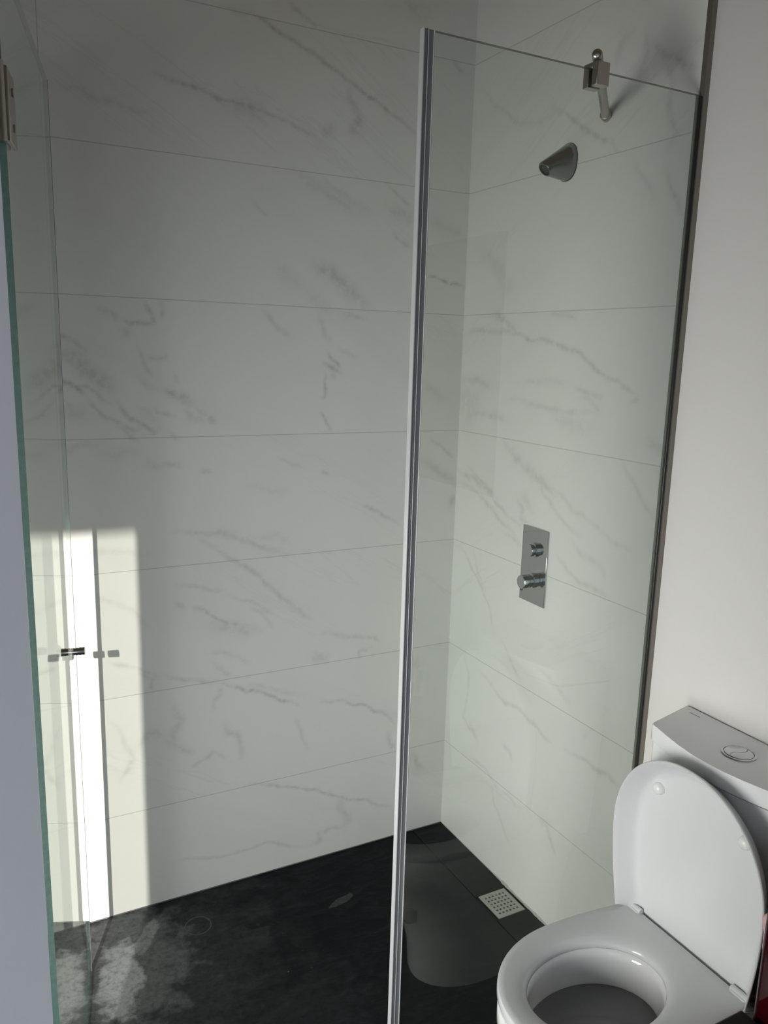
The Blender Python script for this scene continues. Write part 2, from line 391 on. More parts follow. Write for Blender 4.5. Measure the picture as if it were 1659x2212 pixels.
VEINS_BACK = [
 ([(-0.874, 2.125), (-0.829, 2.116), (-0.741, 2.098), (-0.701, 2.093), (-0.649, 2.091), (-0.611, 2.084), (-0.548, 2.071)], 7, 0.8),
 ([(-0.694, 2.09), (-0.649, 2.085), (-0.603, 2.077)], 26, 0.45),
 ([(-1.073, 2.064), (-1.017, 2.056), (-0.998, 2.048), (-0.933, 2.044), (-0.886, 2.041)], 9, 0.4),
 ([(-0.71, 2.296), (-0.644, 2.296), (-0.599, 2.282), (-0.572, 2.268), (-0.53, 2.256), (-0.482, 2.239), (-0.424, 2.211), (-0.39, 2.191), (-0.347, 2.173), (-0.307, 2.157), (-0.266, 2.134), (-0.187, 2.094), (-0.173, 2.088)], 7, 0.8),
 ([(-0.548, 2.342), (-0.514, 2.322), (-0.482, 2.302), (-0.462, 2.301)], 8, 0.7),
 ([(-0.462, 2.301), (-0.379, 2.297), (-0.316, 2.302), (-0.204, 2.298)], 4, 0.3),
 ([(-0.377, 2.171), (-0.378, 2.146), (-0.359, 2.128), (-0.349, 2.1), (-0.37, 2.072), (-0.336, 2.068)], 14, 0.5),
 ([(-0.43, 2.078), (-0.442, 2.047)], 20, 0.4),
 ([(-0.6, 2.084), (-0.536, 2.066), (-0.496, 2.051), (-0.463, 2.045)], 7, 0.45),
 ([(-0.528, 1.958), (-0.461, 1.926), (-0.401, 1.895), (-0.339, 1.868)], 18, 0.35),
 ([(-0.453, 1.941), (-0.367, 1.899), (-0.313, 1.878)], 14, 0.3),
 ([(-0.265, 1.957), (-0.213, 1.919), (-0.189, 1.906)], 6, 0.5),
 ([(-0.259, 1.899), (-0.212, 1.884), (-0.183, 1.863)], 22, 0.4),
 ([(-0.243, 1.834), (-0.209, 1.81), (-0.183, 1.796)], 8, 0.45),
 ([(-0.647, 1.88), (-0.623, 1.858), (-0.592, 1.84)], 8, 0.3),
 ([(-0.231, 2.407), (-0.19, 2.394), (-0.158, 2.386)], 26, 0.35),
 ([(-0.074, 2.299), (-0.053, 2.273), (-0.038, 2.268)], 8, 0.5),
 ([(-0.134, 1.727), (-0.068, 1.715), (0.004, 1.703)], 5, 1.0),
 ([(-0.14, 1.879), (-0.076, 1.857), (-0.014, 1.846)], 25, 0.35),
 ([(-1.021, 1.599), (-0.987, 1.59), (-0.975, 1.581), (-0.974, 1.566)], 9, 0.4),
 ([(-0.965, 1.571), (-0.944, 1.563), (-0.935, 1.567), (-0.908, 1.566), (-0.884, 1.567)], 6, 0.8),
 ([(-0.908, 1.616), (-0.897, 1.596), (-0.89, 1.581), (-0.884, 1.566)], 7, 0.75),
 ([(-0.87, 1.618), (-0.866, 1.597), (-0.871, 1.582)], 7, 0.45),
 ([(-0.965, 1.554), (-0.948, 1.54)], 14, 0.35),
 ([(-1.108, 1.535), (-1.089, 1.53), (-1.067, 1.516), (-1.045, 1.497)], 9, 0.6),
 ([(-1.115, 1.506), (-1.085, 1.489), (-1.063, 1.475), (-1.05, 1.46), (-1.028, 1.44), (-1.005, 1.422), (-0.988, 1.413)], 24, 0.6),
 ([(-1.078, 1.469), (-1.056, 1.448), (-1.042, 1.434)], 14, 0.5),
 ([(-1.106, 1.43), (-1.088, 1.424), (-1.069, 1.413), (-1.053, 1.398)], 7, 0.9),
 ([(-1.071, 1.42), (-1.046, 1.417), (-1.024, 1.401), (-0.995, 1.376)], 6, 0.6),
 ([(-1.053, 1.395), (-1.034, 1.371), (-1.017, 1.349), (-0.991, 1.337), (-0.967, 1.324), (-0.944, 1.311), (-0.922, 1.314)], 6, 0.55),
 ([(-0.983, 1.382), (-0.966, 1.358), (-0.949, 1.339), (-0.925, 1.323), (-0.901, 1.31), (-0.888, 1.306)], 8, 0.7),
 ([(-0.979, 1.324), (-0.956, 1.302), (-0.932, 1.285)], 7, 0.55),
 ([(-0.931, 1.514), (-0.922, 1.499), (-0.915, 1.481), (-0.91, 1.462), (-0.897, 1.441)], 6, 0.5),
 ([(-0.917, 1.487), (-0.886, 1.483), (-0.862, 1.486), (-0.86, 1.494)], 7, 0.4),
 ([(-0.93, 1.444), (-0.907, 1.416), (-0.882, 1.405)], 8, 0.3),
 ([(-0.864, 1.407), (-0.842, 1.398), (-0.823, 1.39), (-0.798, 1.372)], 14, 0.7),
 ([(-0.788, 1.366), (-0.762, 1.343), (-0.736, 1.323)], 10, 0.5),
 ([(-0.814, 1.359), (-0.801, 1.342), (-0.769, 1.327)], 14, 0.4),
 ([(-0.887, 1.366), (-0.885, 1.355), (-0.865, 1.35), (-0.843, 1.342)], 6, 0.5),
 ([(-0.857, 1.303), (-0.841, 1.288)], 8, 0.45),
 ([(-0.933, 1.37), (-0.906, 1.345), (-0.875, 1.313)], 14, 0.25),
 ([(-1.032, 1.254), (-0.982, 1.255), (-0.939, 1.257)], 14, 0.3),
 ([(-0.915, 1.234), (-0.894, 1.22), (-0.846, 1.222), (-0.827, 1.217)], 10, 0.35),
 ([(-0.841, 1.451), (-0.832, 1.423)], 9, 0.35),
 ([(-1.105, 1.371), (-1.06, 1.347)], 24, 0.3),
 ([(-1.115, 1.281), (-1.093, 1.262), (-1.069, 1.283), (-1.02, 1.279)], 12, 0.25),
 ([(-0.781, 1.206), (-0.751, 1.199)], 8, 0.45),
 ([(-0.466, 1.733), (-0.442, 1.721), (-0.41, 1.712), (-0.385, 1.689), (-0.36, 1.665), (-0.317, 1.642)], 24, 0.6),
 ([(-0.442, 1.721), (-0.406, 1.702)], 8, 0.6),
 ([(-0.612, 1.613), (-0.593, 1.593), (-0.566, 1.563), (-0.535, 1.548)], 9, 0.4),
 ([(-0.57, 1.726), (-0.548, 1.696), (-0.509, 1.678)], 25, 0.3),
 ([(-0.493, 1.661), (-0.457, 1.635), (-0.425, 1.622)], 16, 0.35),
 ([(-0.457, 1.606), (-0.445, 1.581), (-0.436, 1.549), (-0.424, 1.542)], 10, 0.45),
 ([(-0.433, 1.512), (-0.419, 1.491), (-0.402, 1.484), (-0.391, 1.469)], 6, 0.8),
 ([(-0.443, 1.481), (-0.423, 1.472), (-0.402, 1.461), (-0.389, 1.458)], 9, 0.8),
 ([(-0.437, 1.461), (-0.438, 1.431), (-0.434, 1.412), (-0.436, 1.39), (-0.45, 1.388)], 5, 0.85),
 ([(-0.412, 1.457), (-0.412, 1.442)], 10, 0.6),
 ([(-0.45, 1.349), (-0.433, 1.329), (-0.416, 1.299)], 5, 0.85),
 ([(-0.392, 1.613), (-0.35, 1.607), (-0.316, 1.601)], 8, 0.4),
 ([(-0.399, 1.521), (-0.365, 1.507), (-0.339, 1.496)], 8, 0.3),
 ([(-0.321, 1.086), (-0.28, 1.067), (-0.239, 1.043), (-0.201, 1.028)], 6, 0.6),
 ([(-0.443, 1.188), (-0.418, 1.177)], 5, 0.5),
 ([(-0.118, 1.425), (-0.084, 1.401), (-0.05, 1.381)], 20, 0.3),
 ([(-0.123, 1.206), (-0.074, 1.18), (-0.033, 1.152), (-0.008, 1.134)], 16, 0.5),
 ([(-0.097, 1.271), (-0.047, 1.233), (-0.017, 1.211)], 8, 0.45),
 ([(-0.019, 1.058), (-0.008, 1.091)], 14, 0.5),
 ([(-0.577, 1.231), (-0.538, 1.215), (-0.493, 1.198)], 7, 0.3),
 ([(-0.651, 1.16), (-0.609, 1.146), (-0.545, 1.141)], 12, 0.25),
 ([(-0.791, 1.027), (-0.741, 0.995), (-0.699, 0.962), (-0.661, 0.939), (-0.622, 0.906), (-0.592, 0.873), (-0.542, 0.827), (-0.495, 0.781), (-0.473, 0.765)], 9, 0.5),
 ([(-0.853, 1.05), (-0.795, 1.043), (-0.731, 1.04), (-0.68, 1.015), (-0.597, 0.981), (-0.542, 0.959)], 11, 0.45),
 ([(-0.651, 1.024), (-0.572, 1.018), (-0.537, 0.995)], 12, 0.3),
 ([(-0.847, 0.907), (-0.789, 0.896), (-0.719, 0.881)], 8, 0.4),
 ([(-0.853, 0.861), (-0.831, 0.844)], 8, 0.45),
 ([(-0.806, 0.841), (-0.776, 0.832), (-0.753, 0.81), (-0.71, 0.785), (-0.652, 0.772)], 6, 0.7),
 ([(-0.763, 0.792), (-0.701, 0.774), (-0.623, 0.753)], 24, 0.4),
 ([(-0.719, 0.864), (-0.652, 0.841), (-0.622, 0.823), (-0.582, 0.797)], 8, 0.4),
 ([(-0.652, 0.821), (-0.622, 0.808), (-0.602, 0.78), (-0.582, 0.752)], 7, 0.35),
 ([(-0.456, 0.65), (-0.423, 0.643)], 22, 0.5),
 ([(-0.441, 0.716), (-0.358, 0.694), (-0.267, 0.68), (-0.251, 0.662)], 8, 0.4),
 ([(-0.317, 0.623), (-0.317, 0.645), (-0.277, 0.649)], 7, 0.45),
 ([(-0.764, 0.709), (-0.692, 0.688), (-0.653, 0.664)], 10, 0.35),
 ([(-0.755, 0.678), (-0.726, 0.649), (-0.712, 0.636)], 10, 0.35),
 ([(-0.885, 0.666), (-0.84, 0.646), (-0.77, 0.626), (-0.736, 0.623)], 8, 0.5),
 ([(-0.736, 0.62), (-0.693, 0.6), (-0.663, 0.579), (-0.643, 0.581), (-0.603, 0.56), (-0.561, 0.534), (-0.53, 0.526), (-0.508, 0.511)], 6, 0.85),
 ([(-0.678, 0.59), (-0.623, 0.59), (-0.556, 0.557), (-0.503, 0.537)], 8, 0.3),
 ([(-0.736, 0.62), (-0.735, 0.585), (-0.754, 0.573), (-0.757, 0.543)], 7, 0.4),
 ([(-0.516, 0.475), (-0.503, 0.44), (-0.491, 0.394), (-0.477, 0.364)], 7, 0.4),
 ([(-0.728, 0.497), (-0.714, 0.468), (-0.684, 0.446), (-0.68, 0.414), (-0.677, 0.381)], 11, 0.5),
 ([(-0.438, 0.506), (-0.371, 0.499), (-0.336, 0.478), (-0.296, 0.47), (-0.26, 0.441), (-0.224, 0.428), (-0.186, 0.386)], 6, 0.7),
 ([(-0.21, 0.362), (-0.202, 0.326), (-0.183, 0.298)], 12, 0.45),
 ([(-0.864, 0.574), (-0.847, 0.531), (-0.868, 0.495), (-0.857, 0.473)], 14, 0.4),
 ([(-0.889, 0.485), (-0.844, 0.445), (-0.816, 0.426)], 14, 0.4),
 ([(-0.817, 0.387), (-0.773, 0.408), (-0.754, 0.42)], 7, 0.55),
 ([(-0.754, 0.42), (-0.725, 0.387)], 6, 0.35),
 ([(-0.655, 0.296), (-0.587, 0.277), (-0.496, 0.243), (-0.451, 0.229), (-0.394, 0.195), (-0.318, 0.161), (-0.257, 0.133), (-0.189, 0.107)], 6, 0.75),
 ([(-0.365, 0.179), (-0.37, 0.145), (-0.34, 0.108), (-0.351, 0.07)], 14, 0.45),
 ([(-0.951, 0.682), (-0.916, 0.662), (-0.917, 0.623)], 7, 0.4),
 ([(-0.957, 0.48), (-0.93, 0.508), (-0.898, 0.497)], 12, 0.5),
 ([(-0.12, 0.279), (-0.099, 0.226), (-0.079, 0.209)], 12, 0.5),
 ([(-0.12, 0.586), (-0.105, 0.526), (-0.115, 0.465)], 26, 0.3),
 ([(-0.858, 0.115), (-0.79, 0.102), (-0.697, 0.09), (-0.612, 0.098), (-0.549, 0.073), (-0.465, 0.049)], 6, 0.5),
 ([(-0.465, 0.049), (-0.432, 0.053), (-0.439, 0.082), (-0.352, 0.078)], 9, 0.5),
 ([(-1.124, 1.042), (-1.051, 1.018), (-0.918, 0.994)], 10, 0.3),
 ([(-1.024, 0.726), (-0.973, 0.705), (-0.898, 0.66)], 7, 0.5),
 ([(-1.077, 0.915), (-1.012, 0.883), (-0.912, 0.796)], 9, 0.3),
 ([(-1.024, 0.561), (-0.97, 0.445), (-1.008, 0.388)], 9, 0.4),
]
VEINS_SIDE = [
 ([(-0.135, 1.622), (-0.19, 1.613), (-0.224, 1.593), (-0.254, 1.581)], 12, 0.55),
 ([(-0.027, 1.581), (-0.096, 1.583), (-0.213, 1.578), (-0.271, 1.572), (-0.345, 1.557), (-0.403, 1.55), (-0.437, 1.54), (-0.475, 1.533), (-0.523, 1.515), (-0.555, 1.498), (-0.586, 1.48), (-0.639, 1.466), (-0.678, 1.446), (-0.71, 1.428)], 8, 0.6),
 ([(-0.384, 1.621), (-0.445, 1.616), (-0.493, 1.601)], 8, 0.4),
 ([(-0.436, 1.545), (-0.464, 1.535)], 10, 0.4),
 ([(-0.004, 1.442), (-0.08, 1.443), (-0.153, 1.428)], 18, 0.45),
 ([(-0.258, 1.445), (-0.344, 1.451), (-0.424, 1.455), (-0.479, 1.45)], 14, 0.3),
 ([(-0.501, 1.443), (-0.553, 1.432), (-0.597, 1.426)], 9, 0.45),
 ([(-0.514, 1.419), (-0.554, 1.42), (-0.581, 1.4), (-0.597, 1.388)], 10, 0.35),
 ([(-0.211, 1.388), (-0.313, 1.395), (-0.373, 1.39), (-0.409, 1.385), (-0.465, 1.382), (-0.517, 1.385), (-0.587, 1.387)], 10, 0.4),
 ([(-0.029, 1.337), (-0.117, 1.349), (-0.188, 1.349), (-0.242, 1.339)], 14, 0.4),
 ([(-0.001, 1.382), (-0.072, 1.362), (-0.046, 1.309)], 50, 0.3),
 ([(-0.422, 1.366), (-0.467, 1.356), (-0.581, 1.356)], 22, 0.3),
 ([(-0.747, 1.34), (-0.768, 1.332), (-0.797, 1.332)], 14, 0.4),
 ([(-0.685, 1.424), (-0.71, 1.428)], 8, 0.5),
 ([(-0.221, 1.286), (-0.27, 1.256), (-0.33, 1.225), (-0.381, 1.205), (-0.418, 1.188), (-0.459, 1.172)], 16, 0.5),
 ([(-0.381, 1.205), (-0.408, 1.168), (-0.458, 1.135), (-0.505, 1.107), (-0.56, 1.089)], 8, 0.4),
 ([(-0.428, 1.197), (-0.522, 1.147), (-0.587, 1.131), (-0.664, 1.098), (-0.734, 1.087)], 9, 0.35),
 ([(-0.672, 1.289), (-0.705, 1.257), (-0.73, 1.229), (-0.76, 1.195), (-0.788, 1.174)], 9, 0.4),
 ([(-0.003, 1.174), (-0.089, 1.165), (-0.157, 1.142), (-0.216, 1.114)], 12, 0.5),
 ([(-0.057, 1.191), (-0.149, 1.153), (-0.21, 1.105), (-0.26, 1.082), (-0.327, 1.067)], 8, 0.5),
 ([(-0.006, 1.139), (-0.123, 1.115), (-0.198, 1.082), (-0.256, 1.052), (-0.318, 1.029)], 9, 0.4),
 ([(-0.301, 1.133), (-0.329, 1.111), (-0.325, 1.086), (-0.369, 1.079)], 11, 0.4),
 ([(-0.326, 1.142), (-0.372, 1.115)], 20, 0.3),
 ([(-0.036, 0.95), (-0.087, 0.912), (-0.129, 0.874), (-0.17, 0.832), (-0.212, 0.782), (-0.231, 0.726)], 7, 0.4),
 ([(-0.107, 0.953), (-0.136, 0.884), (-0.177, 0.842)], 7, 0.35),
 ([(-0.252, 1.033), (-0.334, 1.01)], 10, 0.4),
 ([(-0.478, 1.02), (-0.52, 0.992), (-0.571, 0.972), (-0.633, 0.971), (-0.678, 0.966)], 9, 0.4),
 ([(-0.528, 1.073), (-0.569, 1.042), (-0.631, 1.035), (-0.653, 1.012)], 10, 0.35),
 ([(-0.26, 0.723), (-0.305, 0.69), (-0.342, 0.656), (-0.37, 0.645)], 7, 0.35),
 ([(-0.089, 0.608), (-0.118, 0.548), (-0.097, 0.414), (-0.172, 0.38), (-0.189, 0.364)], 7, 0.35),
 ([(-0.169, 0.595), (-0.246, 0.566), (-0.305, 0.545), (-0.352, 0.556), (-0.413, 0.539), (-0.477, 0.521), (-0.513, 0.521)], 8, 0.45),
 ([(-0.434, 0.7), (-0.526, 0.674), (-0.568, 0.655)], 9, 0.3),
 ([(-0.13, 0.409), (-0.173, 0.376)], 14, 0.35),
 ([(-0.295, 0.424), (-0.339, 0.412), (-0.348, 0.39)], 10, 0.35),
 ([(-0.099, 0.297), (-0.218, 0.307), (-0.288, 0.276), (-0.373, 0.271), (-0.438, 0.285)], 7, 0.35),
 ([(-0.258, 0.28), (-0.278, 0.219), (-0.326, 0.175), (-0.373, 0.133)], 7, 0.35),
 ([(-0.559, 0.527), (-0.636, 0.536), (-0.678, 0.529), (-0.718, 0.538), (-0.759, 0.525)], 9, 0.5),
 ([(-0.514, 0.288), (-0.529, 0.258), (-0.557, 0.223)], 9, 0.6),
 ([(-0.489, 0.287), (-0.52, 0.287)], 18, 0.35),
 ([(-0.62, 0.58), (-0.657, 0.624)], 8, 0.2),
 ([(-0.349, 2.107), (-0.447, 2.046), (-0.513, 2.006), (-0.592, 1.957)], 8, 0.6),
 ([(-0.035, 2.226), (-0.106, 2.163), (-0.192, 2.108), (-0.29, 2.083), (-0.351, 2.086)], 8, 0.35),
 ([(-0.625, 2.08), (-0.65, 2.144), (-0.644, 2.19)], 12, 0.4),
 ([(-0.648, 2.163), (-0.703, 2.121), (-0.754, 2.09), (-0.785, 2.073)], 12, 0.5),
 ([(-0.709, 2.119), (-0.727, 2.071), (-0.721, 2.021), (-0.747, 1.963), (-0.726, 1.932)], 12, 0.4),
 ([(-0.604, 2.202), (-0.566, 2.177), (-0.557, 2.134)], 14, 0.3),
 ([(-0.73, 1.904), (-0.755, 1.847), (-0.794, 1.779), (-0.812, 1.733)], 10, 0.45),
 ([(-0.635, 1.939), (-0.683, 1.876), (-0.712, 1.844)], 10, 0.3),
 ([(-0.05, 1.802), (-0.166, 1.744), (-0.235, 1.669)], 30, 0.3),
]

# ------------------------------------------------------------------ tiled walls
def vein_field(strokes, u0, u1, z0, z1, st, seed):
    rnd = random.Random(seed)
    nu = int(round((u1 - u0) / st)) + 1; nz = int(round((z1 - z0) / st)) + 1
    U = np.linspace(u0, u1, nu); Z = np.linspace(z0, z1, nz)
    F = np.zeros((nz, nu), dtype=np.float32)
    for pts, wmm, strength in strokes:
        P = [np.array(p) for p in pts]
        for _ in range(3):                       # ragged midpoint subdivision
            Q = [P[0]]
            for a, c in zip(P, P[1:]):
                L = np.linalg.norm(c - a); nrm = np.array([-(c - a)[1], (c - a)[0]]) / max(L, 1e-6)
                Q += [(a + c) / 2 + nrm * rnd.gauss(0, 0.05) * L, c]
            P = Q
        n = len(P) - 1
        for i, (a, c) in enumerate(zip(P, P[1:])):
            t = i / max(n - 1, 1)
            sg = wmm * 0.001 * 0.5 * (0.65 + 0.7 * rnd.random())
            am = strength * min(1.0, 0.35 + 3.0 * min(t, 1 - t)) * (0.75 + 0.5 * rnd.random())
            pad = sg * 3
            i0, i1 = np.searchsorted(U, [min(a[0], c[0]) - pad, max(a[0], c[0]) + pad])
            j0, j1 = np.searchsorted(Z, [min(a[1], c[1]) - pad, max(a[1], c[1]) + pad])
            if i1 <= i0 or j1 <= j0: continue
            uu, zz = np.meshgrid(U[i0:i1], Z[j0:j1])
            d = c - a; L2 = max(float(d @ d), 1e-9)
            s = np.clip(((uu - a[0]) * d[0] + (zz - a[1]) * d[1]) / L2, 0, 1)
            dd = (uu - a[0] - s * d[0]) ** 2 + (zz - a[1] - s * d[1]) ** 2
            F[j0:j1, i0:i1] = np.maximum(F[j0:j1, i0:i1], am * np.exp(-dd / (2 * sg * sg)))
    return U, Z, F


def tiled(name, strokes, u0, u1, z1, fn, extra, mat, st=0.004, seed=3):
    U, Z, F = vein_field(strokes, u0, u1, -0.03, z1, st, seed)
    nu, nz = len(U), len(Z)
    verts = [fn(float(u), float(z)) for z in Z for u in U]
    faces = [(j * nu + i, j * nu + i + 1, (j + 1) * nu + i + 1, (j + 1) * nu + i) for j in range(nz - 1) for i in range(nu - 1)]
    fl = list(F.ravel())
    for (x0, x1, y0, y1, za, zb) in extra:
        k = len(verts)
        verts += [(x, y, z) for x in (x0, x1) for y in (y0, y1) for z in (za, zb)]
        faces += [tuple(k + i for i in f) for f in ((0, 1, 3, 2), (4, 6, 7, 5), (0, 4, 5, 1), (2, 3, 7, 6), (0, 2, 6, 4), (1, 5, 7, 3))]
        fl += [0.0] * 8
    me = bpy.data.meshes.new(name); me.from_pydata(verts, [], faces)
    at = me.attributes.new('vein', 'FLOAT', 'POINT'); at.data.foreach_set('value', np.array(fl, dtype=np.float32))
    me.materials.append(mat); me.update()
    o = bpy.data.objects.new(name, me); COL.objects.link(o)
    return tag(o, kind='structure')


tiled('wall_back', VEINS_BACK, -1.32, 0.0, 2.6, lambda u, z: (u, 0.0, z),
      [(-1.32, 0.010, 0.0005, 0.1, -0.03, 2.6), (-2.9, -1.32, 0.0, 0.1, -0.03, 2.6)], m_marble_b)
tiled('wall_side', VEINS_SIDE, -0.800, 0.0, 2.6, lambda u, z: (0.0, u, z),
      [(0.0004, 0.10, -0.800, 0.0, -0.03, 2.6)], m_marble_s, seed=5)


def struct(name, boxes, mat, bevel=0.0):
    bm = bmesh.new()
    for b in boxes: box(bm, *b)
    return tag(link(name, bm, mat, bevel=bevel), kind='structure')


struct('wall_right', [(0.010, 0.11, -3.2, -0.8125, -0.03, 2.6)], m_paint)
struct('trim_1', [(-0.003, 0.012, -0.8125, -0.8002, -0.03, 2.6)], m_trim)
struct('floor', [(-2.9, 0.01, -3.2, -0.823, -0.13, -0.03), (-2.9, -1.285, -0.823, 0.0, -0.13, -0.03)], m_floor)
struct('ceiling', [(-2.9, 0.11, -3.3, 0.1, 2.6, 2.7)], m_ceil)
struct('wall_left', [(-3.0, -2.9, -3.3, 0.1, -0.03, 2.6)], m_paint)
# short return wall beside the camera: its end face fills the left edge of the picture
struct('wall_partition', [(-1.583, -1.3002, -1.60, -1.48, -0.03, 2.6)], m_paint)
# glazed opening behind the camera
WX0, WX1, WZ1 = -2.78, -2.02, 2.530
struct('wall_rear', [(-3.0, WX0, -3.3, -3.2, -0.03, 2.6), (WX1, 0.11, -3.3, -3.2, -0.03, 2.6), (WX0, WX1, -3.3, -3.2, WZ1, 2.6)], m_outer)
struct('window_1', [(WX0, WX0 + 0.03, -3.26, -3.2, -0.03, WZ1), (WX1 - 0.03, WX1, -3.26, -3.2, -0.03, WZ1)], m_white)

struct('lamp_frame_rear', [(-1.80, -1.77, -3.2, -3.13, 0.05, 1.65), (-1.43, -1.40, -3.2, -3.13, 0.05, 1.65), (-1.77, -1.43, -3.2, -3.13, 1.62, 1.65), (-1.77, -1.43, -3.2, -3.13, 0.05, 0.08)], m_white)  # frame added around the rear lamp; the wall has no opening here
struct('lamp_frame_side', [(-2.9, -2.865, -1.99, -1.96, 0.02, 1.22), (-2.9, -2.865, -0.54, -0.51, 0.02, 1.22), (-2.9, -2.865, -1.96, -0.54, 1.19, 1.22), (-2.9, -2.865, -1.96, -0.54, 0.02, 0.05)], m_white)  # unseen frame put around the side lamp on a closed wall

# ------------------------------------------------------------------ shower tray
bm = bmesh.new()
box(bm, -1.285, -0.112, -0.823, 0.0, -0.03, 0.0)
box(bm, -0.112, -0.109, -0.823, 0.0, -0.03, -0.004)
box(bm, -0.109, 0.0, -0.363, 0.0, -0.03, 0.0)
box(bm, -0.109, 0.0, -0.823, -0.467, -0.03, 0.0)
box(bm, -0.109, 0.0, -0.467, -0.363, -0.03, -0.006)
tray = tag(link('shower_tray', bm, m_slate), 'black slate-textured shower tray on the floor between the marble walls', 'shower tray')

# drain
dr = empty('drain_grate', (-0.056, -0.415, -0.004), label='small square perforated metal drain grate in the black shower tray', cat='drain')
bm = bmesh.new()
hx, hy, n = 0.044, 0.050, 6
xs = [-hx]; ys = [-hy]
for k in range(n):
    cx = (k - (n - 1) / 2) * 0.0118; cy = (k - (n - 1) / 2) * 0.0135
    xs += [cx - 0.003, cx + 0.003]; ys += [cy - 0.003, cy + 0.003]
xs.append(hx); ys.append(hy)
V = {}
for i, x in enumerate(xs):
    for j, y in enumerate(ys): V[i, j] = bm.verts.new((x, y, 0.0042))
for i in range(len(xs) - 1):
    for j in range(len(ys) - 1):
        if i % 2 == 1 and j % 2 == 1: continue
        bm.faces.new((V[i, j], V[i + 1, j], V[i + 1, j + 1], V[i, j + 1]))
r = bmesh.ops.extrude_face_region(bm, geom=list(bm.faces))
for v in [g for g in r['geom'] if isinstance(g, bmesh.types.BMVert)]: v.co.z -= 0.003
link('plate', bm, m_grate, dr)
bm = bmesh.new(); box(bm, -0.043, 0.043, -0.049, 0.049, -0.0015, -0.0005)
link('sump', bm, m_hole, dr)

# rough silicone bead along the side wall
bm = bmesh.new()
rnd = random.Random(4)
rings = []
Y0, Y1 = -0.80, -0.01
for i in range(90):
    y = Y0 + (Y1 - Y0) * i / 89
    near = math.exp(-((y + 0.36) / 0.045) ** 2) + 0.9 * math.exp(-((y + 0.50) / 0.05) ** 2)
    r = 0.0012 + 0.0035 * near * (0.6 + 0.8 * rnd.random()) + 0.0008 * rnd.random()
    rings.append([(-0.0002, y, 0.0002), (-r, y, 0.0002), (-r * 0.6, y, r * 0.6), (-0.0002, y, r * 1.3)])
loft(bm, rings)
tag(link('trim_2', bm, m_grout, smooth=True), kind='structure')
bm = bmesh.new()
box(bm, -1.285, -0.004, -0.0022, -0.0003, 0.0003, 0.0026)
tag(link('trim_3', bm, m_seal_d), kind='structure')

# ------------------------------------------------------------------ fixed glass screen
PY = -0.802
fs = empty('glass_screen', (-0.31, PY, 0.0), label='fixed clear glass shower screen beside the toilet, attached to right wall', cat='shower screen')


def pane(name, parent, L, T, z0, z1, mat, cx=0.0, edge=None):
    """glass slab along local x, thickness along y, green edge faces"""
    bm = bmesh.new(); box(bm, cx - L / 2, cx + L / 2, -T / 2, T / 2, z0, z1)
    bm.normal_update()
    for f in bm.faces:
        f.material_index = 0 if abs(f.normal.y) > 0.9 else 1
    return link(name, bm, [mat, edge or m_gedge], parent)


pane('glass_pane', fs, 0.602, 0.008, 0.004, 2.021, m_glass, cx=0.0, edge=m_gedge_d)
# wall channel
bm = bmesh.new(); box(bm, 0.3015, 0.3095, -0.0075, 0.005, 0.001, 2.019)
link('wall_seal', bm, m_rubber, fs, bevel=0.001)
# magnetic strike profile on the free edge: ribbed plastic extrusion
prof_m = bmesh.new()
box(prof_m, -0.3180, -0.2995, -0.0052, 0.0052, 0.003, 2.021)
seal = link('magnetic_seal', prof_m, m_seal, fs, bevel=0.0015)
for (xa, xb, ya, nm, mt) in ((-0.3195, -0.3172, -0.0065, 'seal_lip', m_seal_l), (-0.3105, -0.3092, -0.0062, 'seal_lip', m_seal_l),
                             (-0.3135, -0.3115, -0.0058, 'magnet_strip', m_seal_d), (-0.3005, -0.2985, -0.0066, 'seal_lip', m_seal_l)):
    b2 = bmesh.new(); box(b2, xa, xb, ya, 0.0062 if xa in (-0.3195, -0.3005) else -0.004, 0.003, 2.0215)
    link(nm, b2, mt, seal, bevel=0.0006)

# ------------------------------------------------------------------ hinged door, standing open
DAZ = math.radians(11.25)
hinge_pt = Vector((-1.2475, -0.800, 0.0)); Ld = 0.624
door = empty('glass_shower_door', hinge_pt, rz=math.pi / 2 - DAZ,
             label='clear frameless glass shower door swung open at the left with green edge', cat='shower door')
pane('glass_pane', door, Ld, 0.009, 0.010, 2.021, m_glass, cx=Ld / 2)


def hinge(z):
    bm = bmesh.new()
    box(bm, -0.006, 0.052, -0.0115, -0.0055, z - 0.045, z + 0.045)
    box(bm, -0.006, 0.052, 0.0055, 0.0115, z - 0.045, z + 0.045)
    box(bm, -0.010, -0.006, -0.0115, 0.0115, z - 0.045, z + 0.045)
    h = link('hinge', bm, m_steel, door, bevel=0.0015)
    b2 = bmesh.new()
    lathe(b2, (-0.014, 0, z - 0.048), (0, 0, 1), [(0, 0.0085), (0.096, 0.0085)], 24)
    link('barrel', b2, m_steel, h, smooth=True)
    for zz in (z - 0.022, z + 0.022):
        b3 = bmesh.new()
        lathe(b3, (0.03, -0.0115, zz), (0, -1, 0), [(0, 0.006), (0.0015, 0.006), (0.002, 0.005)], 20)
        lathe(b3, (0.03, 0.0115, zz), (0, 1, 0), [(0, 0.006), (0.0015, 0.006), (0.002, 0.005)], 20)
        link('screw', b3, m_steel, h, smooth=True)
    return h


bm = bmesh.new(); box(bm, Ld - 0.003, Ld + 0.0005, -0.0049, -0.0022, 0.010, 2.021)
link('edge_bevel', bm, m_bevel, door)
hinge(1.815); hinge(0.22)
